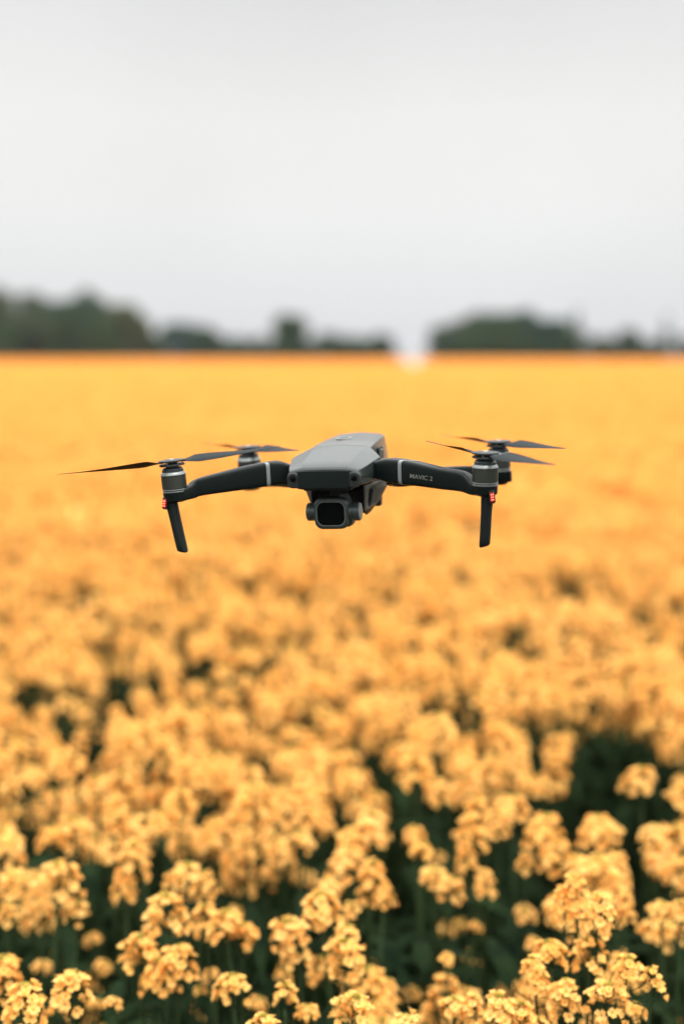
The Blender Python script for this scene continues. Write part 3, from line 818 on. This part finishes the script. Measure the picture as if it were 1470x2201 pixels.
bel.modifiers.clear(); bel.data = nm; nm.name = 'belly'
bpy.data.objects.remove(co_)
# vision sensors under the nose + bay bracket
q = MB(); q.box((3.0, 46, -18.0), (8.0, 4.5, 4.5)); q.build('gimbal_mount', M_black, drone, bevel=0.8, scale=S)
q = MB(); q.box((0, 30, -11.3), (23, 18, 1.2)); q.build('bay_ceiling', M_black, drone, bevel=0.5, scale=S)
for sgn in (-1, 1):
    q = MB(); q.loft([[Vector((sgn * x, 117 + dy, z)) for x, dy, z in ((20, -5, zz), (29.5 if zz > -40 else 28.3, -4.4, zz), (29.5 if zz > -40 else 28.3, 4.4, zz), (20, 5, zz))] for zz in (-26, -42.5)])
    q.build('rear_foot', M_shell, drone, bevel=1.2, scale=S)

# gimbal camera
GY = 22.0
gc = L(711, 1104, GY); gx, gz = gc.x, gc.z - 0.2
g = MB()
g.loft([rrect(gx, gz, 13.6, 11.2, 6.8, GY + 1.4), rrect(gx, gz, 13.6, 11.2, 6.8, GY + 0.2), rrect(gx, gz, 14.1, 11.7, 7.1, GY - 0.2), rrect(gx, gz, 15.8, 14.2, 7.8, GY + 0.3),
        rrect(gx, gz, 16.7, 15.1, 7.8, GY + 1.8), rrect(gx, gz, 16.9, 15.3, 7.4, GY + 8), rrect(gx, gz, 15.9, 14.2, 6.4, GY + 10), rrect(gx, gz, 15.9, 14.2, 6.4, GY + 24), rrect(gx, gz, 14.5, 12.5, 6, GY + 27)])
cam_o = g.build('gimbal_camera', M_cam, drone, scale=S, ang=50)
g = MB(); g.loft([rrect(gx, gz, 14.3, 11.9, 7.3, GY - 0.1), rrect(gx, gz, 14.3, 11.9, 7.3, GY - 0.45), rrect(gx, gz, 13.5, 11.1, 6.7, GY - 0.45), rrect(gx, gz, 13.5, 11.1, 6.7, GY + 0.6)], caps=False)
g.build('lens_rim', M_camrim, cam_o, scale=S)
g = MB(); g.loft([rrect(gx, gz, 13.4, 11.0, 6.6, GY + 0.5), rrect(gx, gz, 13.4, 11.0, 6.6, GY - 0.05)]); g.build('lens_window', M_glass, cam_o, scale=S)
# arm bracket behind the camera, on its right shoulder
g = MB()
g.loft([[Vector(p) for p in ((gx + 9, y, gz + 12), (gx + 17.5, y, gz + 12), (gx + 20.5, y, gz + 9), (gx + 20.5, y, gz + 2), (gx + 9, y, gz + 2))] if 0 else
        [Vector((gx + 8, y, gz + 18)), Vector((gx + 13.5, y, gz + 19)), Vector((gx + 17, y, gz + 14)), Vector((gx + 17.6, y, gz + 6)), Vector((gx + 8, y, gz + 6))] for y in (GY + 7, GY + 15)])
g.build('gimbal_bracket', M_cam, drone, bevel=0.6, scale=S)
g = MB(); g.loft([[Vector((gx + 10, y, gz - 5)), Vector((gx + 18.5, y, gz - 5)), Vector((gx + 18.5, y, gz - 12)), Vector((gx + 15.5, y, gz - 14.2)), Vector((gx + 10, y, gz - 14.2))] for y in (GY + 9, GY + 22)])
g.build('gimbal_cradle', M_cam, drone, bevel=0.8, scale=S)
def cylx(x0, x1, r, y, z, name, mat, parent, end=None, groove=None):
    M0 = Matrix.Translation((x0, y, z)) @ Matrix.Rotation(radians(90) * (1 if x1 > x0 else -1), 4, 'Y')
    l = abs(x1 - x0); q = MB()
    pr = [(r, 0)]
    if groove: pr += [(r, groove - .35), (r - .5, groove - .3), (r - .5, groove + .3), (r, groove + .35)]
    pr += [(r, l - 0.7), (r - 0.7, l), (0.01, l)]
    q.lathe([(0.01, 0)] + pr, M0, 48); o = q.build(name, mat, parent, scale=S, ang=30)
    if end:
        q = MB(); q.lathe([(0.01, l), (r - 0.9, l), (r - 0.9, l + 0.35), (r - 1.3, l + .5), (0.01, l + .5)], M0, 48); q.build('end_cap', end, o, scale=S)
    return o
cy, cz_ = GY + 12, gz + 0.4
cylx(gx - 15.5, gx - 26.0, 8.7, cy, cz_, 'tilt_motor', M_cam, drone, None, 5.8)
cylx(gx + 15.5, gx + 26.6, 8.9, cy - 1, cz_, 'tilt_motor', M_cam, drone, M_light, 5.0)

def text_mesh(body, size, mat, origin, xa, za, parent, extr=0.00004, spacing=1.0, bold=0.0, width=None):
    cu = bpy.data.curves.new('txt', 'FONT'); cu.body = body; cu.size = size; cu.align_x = 'CENTER'; cu.align_y = 'CENTER'; cu.extrude = extr
    cu.space_character = spacing; cu.offset = bold
    to = bpy.data.objects.new('txt', cu); COL.objects.link(to)
    bpy.context.view_layer.update()
    me = bpy.data.meshes.new_from_object(to.evaluated_get(bpy.context.evaluated_depsgraph_get()))
    bpy.data.objects.remove(to)
    me.materials.clear(); me.materials.append(mat); me.name = 'lettering'
    X = Vector(xa).normalized(); Z = Vector(za); Z = (Z - X * Z.dot(X)).normalized(); Y = X.cross(Z)   # Y points to the reader
    M = Matrix(((X.x, Z.x, Y.x, origin[0]), (X.y, Z.y, Y.y, origin[1]), (X.z, Z.z, Y.z, origin[2]), (0, 0, 0, 1)))
    if width:
        wv = [v.co.x for v in me.vertices]
        M = M @ Matrix.Diagonal((width / (max(wv) - min(wv)), 1.0, 1.0, 1.0))
    return link('lettering', me, parent, M)
text_mesh('ND16', 0.0018, M_text, ((gx + 0.0) * S, (GY - 0.20) * S, (gz + 13.2) * S), (1, 0, 0), (0, 0, 1), cam_o, spacing=1.25)

# ---- arms
def catmull(P, t):
    n = len(P) - 1; i = min(int(t), n - 1); f = t - i
    p0, p1, p2, p3 = P[max(i - 1, 0)], P[i], P[i + 1], P[min(i + 2, n)]
    return 0.5 * ((2 * p1) + (p2 - p0) * f + (2 * p0 - 5 * p1 + 4 * p2 - p3) * f * f + (3 * p1 - p0 - 3 * p2 + p3) * f * f * f)
class Arm:
    def __init__(s, st):   # st: (px, top, bottom, y, depth)
        s.P = []
        for px, t, b, y, d in st:
            a, c = L(px, t, y), L(px, b, y)
            s.P.append(np.array([(a.x + c.x) / 2, y, a.z, c.z, d]))
        s.n = len(s.P) - 1
    def sec(s, t, grow=0.0, slant=0.0):
        r = []
        for j in range(28):
            a = 2 * pi * (j + 0.5) / 28
            ca, sa = cos(a), sin(a)
            u = math.copysign(abs(ca) ** 0.28, ca); w = math.copysign(abs(sa) ** 0.28, sa)   # superellipse
            q = catmull(s.P, max(0, min(s.n, t)))
            if slant:
                q1 = catmull(s.P, max(0, min(s.n, t + 0.01))); ds = np.linalg.norm(q1[:2] - catmull(s.P, t)[:2]) / 0.01
                q = catmull(s.P, max(0, min(s.n, t + slant * (u + 1) * q[4] / 2 / max(ds, 1))))
            hh = (q[2] - q[3]) / 2 + grow; cz = (q[2] + q[3]) / 2; hd = q[4] / 2 + grow
            e0 = catmull(s.P, max(0, t - .05)); e1 = catmull(s.P, min(s.n, t + .05)); d = Vector((e1[0] - e0[0], e1[1] - e0[1], 0)).normalized()
            n = Vector((-d.y, d.x, 0));  n = n if n.y > 0 else -n       # towards the rear
            r.append(Vector((q[0], q[1], cz)) + n * (u * hd * (1 - 0.10 * max(0, w))) + Vector((0, 0, w * hh)))
        return r
    def loft(s, t0=0, t1=None, k=36, grow=0, slant=0):
        t1 = s.n if t1 is None else t1
        return [s.sec(t0 + (t1 - t0) * i / k, grow, slant) for i in range(k + 1)]
arm_r = Arm([(806, 991, 1026, 42, 17), (824, 987, 1030, 40, 18), (846, 985, 1036, 36, 18), (890, 991, 1042, 30, 17), (950, 1005, 1050, 20, 15), (991, 1012.5, 1055, 11, 13.5), (1007, 1021, 1059, 7, 13), (1020, 1036, 1063, 3, 14), (1034, 1042, 1064, 1, 16)])
arm_l = Arm([(628, 1000, 1040, 44, 16), (616, 995, 1041, 42, 18), (594, 990.5, 1041.5, 38, 18), (541, 999, 1049, 31, 17), (484, 1013, 1057, 20, 15), (436, 1025.5, 1064, 11, 13.5), (420, 1032, 1068.5, 8, 13), (407, 1043, 1072, 4, 14), (392, 1049, 1076, 1, 16)])

def frame(base, hub):
    z = (hub - base).normalized(); x = Vector((1, 0, 0)); x = (x - z * x.dot(z)).normalized(); y = z.cross(x)
    return Matrix(((x.x, y.x, z.x, base.x), (x.y, y.y, z.y, base.y), (x.z, y.z, z.z, base.z), (0, 0, 0, 1)))
# motor axes: base = underside of the lowest silver ring, hub = top of the propeller hub
AX = {
 'fr': (L(1042.0, 1043, 0), L(1042.9, 970, 0)),
 'fl': (L(377.0, 1057, 0), L(369.0, 987, 0)),
 'rr': (L(1071.5, 1012, 200), L(1070.5, 946, 200)),
 'rl': (L(538.5, 1024, 200), L(533.0, 958, 200)),
}
def motor(key, label):
    base, hub = AX[key]; M = frame(base, hub); H = (hub - base).length; k = H / 32.0
    q = MB()
    q.lathe([(0.01, 3.4), (11.7, 3.4), (12.1, 3.9), (12.1, 15.9), (12.3, 16.2), (12.3, 16.7), (11.9, 17.0), (0.01, 17.0)], M @ Matrix.Scale(k, 4), 48)
    o = q.build('motor', M_can, drone, scale=S, ang=30); o['label'] = label
    q = MB(); q.lathe([(0.01, 16.9), (12.35, 16.9), (12.2, 17.6), (11.0, 19.6), (10.4, 19.9), (0.01, 19.9)], M @ Matrix.Scale(k, 4), 48)
    q.build('motor_collar', M_light, o, scale=S, ang=40)
    q = MB(); q.lathe([(0.01, 19.8), (10.5, 19.8), (10.4, 22.2), (9.2, 23.9), (6.5, 24.3), (6.2, 27.5), (0.01, 27.5)], M @ Matrix.Scale(k, 4), 40)
    q.build('motor_cap', M_mcap, o, scale=S, ang=30)
    for z0 in (0.2, 2.1):
        q = MB(); q.lathe([(9.5, z0), (12.0, z0), (12.2, z0 + .3), (12.2, z0 + .8), (11.9, z0 + 1.05), (9.5, z0 + 1.05)], M @ Matrix.Scale(k, 4), 48)
        q.build('silver_ring', M_light, o, scale=S)
    q = MB(); q.lathe([(0.01, -0.4), (10.9, -0.4), (10.9, 3.5), (0.01, 3.5)], M @ Matrix.Scale(k, 4), 32); q.build('stator', M_black, o, scale=S)
    return M, k
def propeller(key, ang, droop=0.0, lab=None):
    base, hub = AX[key]; M = frame(base, hub); H = (hub - base).length; k = H / 32.0
    MS = M @ Matrix.Scale(k, 4)
    q = MB()
    q.lathe([(0.01, 29.6), (12.6, 29.6), (13.0, 30.1), (12.8, 31.2), (8.0, 31.9), (3.5, 32.1), (0.01, 32.1)], MS, 48)
    q.lathe([(0.01, 25.6), (11.8, 25.6), (12.6, 26.2), (12.2, 27.5), (0.01, 27.5)], MS, 48)
    q.lathe([(0.01, 27.3), (5.2, 27.3), (5.2, 30.5), (0.01, 30.5)], MS, 24)
    o = q.build('propeller', M_hub, drone, scale=S, ang=30)
    q = MB()
    for a in range(6):
        aa = 2 * pi * a / 6 + 0.45
        q.lathe([(0.01, 27.4), (0.42, 27.4), (0.42, 30.4), (0.01, 30.4)], MS @ Matrix.Translation((cos(aa) * 10.2, sin(aa) * 10.2, 0)), 8)
    q.lathe([(0.01, 32.0), (2.6, 32.0), (2.4, 32.5), (0.01, 32.6)], MS, 24)
    q.build('hub_pin', M_pin, o, scale=S)
    for s_ in (0, 1):
        R_ = M @ Matrix.Translation((0, 0, 29.0 * k)) @ Matrix.Rotation(radians(ang + 180 * s_), 4, 'Z')
        secs = []
        rs = np.linspace(9, 110, 26)
        for r in rs:
            t = (r - 9) / 101
            ch = 6.0 + 10.5 * (max(0, sin(pi * min(1, (t + 0.02) * 1.0) ** 0.62))) ** 1.15 if t < 0.97 else 5.0 * (1.02 - t) / 0.05 + 1.5
            ch = max(ch * (1 - 0.25 * t), 1.5)
            tw = radians(24 * (1 - t) ** 1.2 + 7) * min(1, t * 6)
            th = 1.6 * (1 - t) + 0.5
            pts_ = []
            for u, w in ((-0.35, 0), (-0.2, 1), (0.1, 1.05), (0.4, 0.6), (0.65, 0), (0.4, -0.1), (0.1, -0.25), (-0.2, -0.35)):
                yy, zz = u * ch, w * th / 2
                pts_.append(R_ @ Vector((r, yy * cos(tw) - zz * sin(tw), yy * sin(tw) + zz * cos(tw) + 2.2 * t * t)))
            secs.append(pts_)
        q = MB(); q.loft(secs); q.build('blade', M_blade, o, scale=S, ang=60)
    return o

def pod(MBo, M, k, z0, z1, r0, r1, bottom_round=1.2):
    MBo.lathe([(0.01, z0), (r0 * 0.7, z0), (r0, z0 + bottom_round), (r1, z1 - 0.6), (r1 - 0.6, z1), (0.01, z1)], M @ Matrix.Scale(k, 4), 48)

for key, arm, sgn, lab in (('fr', arm_r, 1, 'front arm carrying the printed name'), ('fl', arm_l, -1, 'front arm without writing')):
    base, hub = AX[key]; M = frame(base, hub); k = (hub - base).length / 32.0
    q = MB(); q.loft(arm.loft(0, arm.n, 48)); pod(q, M, k, -9.8, 0.1, 11.6, 12.0, 2.0)
    ao = q.build('front_arm', M_arm, drone, scale=S, ang=45); ao['label'] = lab
    # pale band round the arm
    tb = 2.46 if sgn > 0 else 2.28
    q = MB(); q.loft(arm.loft(tb, tb + 0.16 * (1 if sgn > 0 else 0.9), 4, 0.22, 0.78), caps=False)
    q.build('arm_band', M_light, ao, scale=S, ang=45)
    motor(key, 'front motor')
    # landing leg: flattened tube leaning inwards
    if sgn > 0: tp, bt_ = L(1047.5, 1056, 1), L(1041, 1172, 3)
    else: tp, bt_ = L(364.5, 1060, 1), L(393, 1183, 3)
    q = MB(); secs = []
    for i in range(9):
        t = i / 8; c = tp.lerp(bt_, t); hw = 5.9 - 0.9 * min(1, t * 2.5); hd = 7.2 - 1.0 * t
        secs.append([c + Vector((hw * math.copysign(abs(cos(a)) ** .8, cos(a)), hd * math.copysign(abs(sin(a)) ** .8, sin(a)), -1.1 * sgn * cos(a) * (t > .9) * -1)) for a in [2 * pi * j / 28 for j in range(28)]])
    c = bt_ + Vector((0, 0, -0.8))
    secs.append([c + Vector((4.2 * math.copysign(abs(cos(a)) ** .8, cos(a)), 5.4 * math.copysign(abs(sin(a)) ** .8, sin(a)), 1.1 * sgn * cos(a))) for a in [2 * pi * j / 28 for j in range(28)]])
    q.loft(secs); q.build('landing_leg', M_leg, drone, scale=S, ang=50)
    # red light on the outer front of the leg
    if sgn > 0: lc = L(1057.5, 1068.5, -11.2); yawl = radians(16)
    else: lc = L(354.0, 1082, -9.0); yawl = radians(-10)
    LM = Matrix.Translation(lc) @ Matrix.Rotation(radians(9 if sgn < 0 else -3), 4, 'Y') @ Matrix.Rotation(yawl, 4, 'Z')
    q = MB()
    def oct_(y, a, b, c): return [LM @ Vector(p) for p in ((-a, y, -b + c), (-a + c, y, -b), (a - c, y, -b), (a, y, -b + c), (a, y, b - c), (a - c, y, b), (-a + c, y, b), (-a, y, b - c))]
    q.loft([oct_(8.5, 2.9, 6.6, 1.2), oct_(0.7, 2.8, 6.0, 1.2), oct_(0.2, 2.5, 5.6, 1.1)]); q.build('light_mount', M_leg, drone, scale=S)
    q = MB(); q.loft([oct_(0.3, 1.9, 4.3, 0.8), oct_(-0.7, 1.8, 4.1, 0.8), oct_(-1.0, 1.5, 3.8, 0.6)])
    lo = q.build('red_light', M_led, drone, scale=S)
    for ix in (-0.75, 0.75):
        for iz in (-2.3, 0, 2.3):
            q = MB(); q.lathe([(0.01, 0), (0.42, 0), (0.35, 0.2), (0.01, 0.26)], LM @ Matrix.Translation((ix, -1.0, iz)) @ Matrix.Rotation(radians(90), 4, 'X'), 12)
            q.build('led', M_ledon, lo, scale=S)
    if sgn > 0:
        # printed name on the front face of this arm
        def surf(px, tt0=2.4, tt1=5.0):
            best = None
            for i in range(200):
                tt = tt0 + (tt1 - tt0) * i / 199; s_ = arm.sec(tt); c_ = (s_[13] + s_[14]) / 2
                x_ = L(px, 1027, c_.y).x
                if best is None or abs(x_ - c_.x) < best[0]: best = (abs(x_ - c_.x), c_)
            return best[1]
        a_, b_ = surf(881), surf(929)
        za, zb_ = L(881, 1023.0, a_.y).z, L(929, 1029.5, b_.y).z
        pa, pb_ = Vector((a_.x, a_.y - 0.9, za)), Vector((b_.x, b_.y - 0.9, zb_))
        mid = (pa + pb_) / 2
        text_mesh('MAVIC 2', 0.0058, M_text, (mid.x * S, mid.y * S, mid.z * S), pb_ - pa, (0, 0, 1), ao, bold=0.00002, width=(pb_ - pa).length * S)

# rear arms
for key, sgn in (('rr', 1), ('rl', -1)):
    base, hub = AX[key]; M = frame(base, hub); k = (hub - base).length / 32.0
    if sgn > 0:
        ra = Arm([(835, 1018, 1040, 92, 14), (850, 1018, 1046, 100, 14), (908, 1012, 1040, 124, 13), (960, 1003.5, 1030, 148, 12), (1015, 1001.5, 1026, 174, 12), (1050, 1006, 1028, 192, 14)])
    else:
        ra = Arm([(682, 1016, 1040, 92, 14), (672, 1018, 1046, 100, 14), (640, 1022, 1048, 124, 13), (603, 1024, 1046, 148, 12), (570, 1024, 1046, 176, 12), (552, 1026, 1048, 192, 14)])
    q = MB(); q.loft(ra.loft(0, ra.n, 30)); pod(q, M, k, -14.0, 0.1, 11.0, 12.0, 3.0)
    q.box((0, 0, 0), (1.6, 5.0, 5.2), Matrix.Translation(M @ Vector((sgn * 11.6, 0, -6.0))))
    ao = q.build('rear_arm', M_arm, drone, scale=S, ang=45)
    motor(key, 'rear motor')

# propellers at rest, each pair of blades in its own direction
propeller('fl', 180 + 34)
propeller('fr', -50)
propeller('rr', -46)
propeller('rl', 136)
# antenna stub seen between the right shoulder and the front arm
q = MB(); q.loft([[Vector(p) for p in ((30, 70, 8), (47, 66, 5), (47, 66, -2), (30, 70, -4))], [Vector(p) for p in ((30, 100, 10), (45, 92, 6), (45, 92, -2), (30, 100, -4))]])
q.build('shoulder_fairing', M_shell, drone, bevel=1.0, scale=S)
q = MB(); q.loft([[Vector((-a, b, c)) for a, b, c in ((30, 70, 8), (47, 66, 5), (47, 66, -2), (30, 70, -4))], [Vector((-a, b, c)) for a, b, c in ((30, 100, 10), (45, 92, 6), (45, 92, -2), (30, 100, -4))]])
q.build('shoulder_fairing', M_shell, drone, bevel=1.0, scale=S)

# ------------------------------------------------------------------ thin damp air over the field
hv = mesh_from('haze', [(x, y, z) for x in (-420, 420) for y in (-40, 620) for z in (-1.0, 60.0)], [(0, 1, 3, 2), (4, 6, 7, 5), (0, 4, 5, 1), (2, 3, 7, 6), (0, 2, 6, 4), (1, 5, 7, 3)], smooth=False)
hm = bpy.data.materials.new('haze'); hm.use_nodes = True
hm.node_tree.nodes.clear()
ho = hm.node_tree.nodes.new('ShaderNodeOutputMaterial'); hp = hm.node_tree.nodes.new('ShaderNodeVolumePrincipled')
hp.inputs['Color'].default_value = (0.85, 0.9, 0.95, 1); hp.inputs['Density'].default_value = 0.00010
hm.node_tree.links.new(hp.outputs[0], ho.inputs['Volume'])
hv.materials.append(hm)
tag(link('haze', hv), kind='stuff')
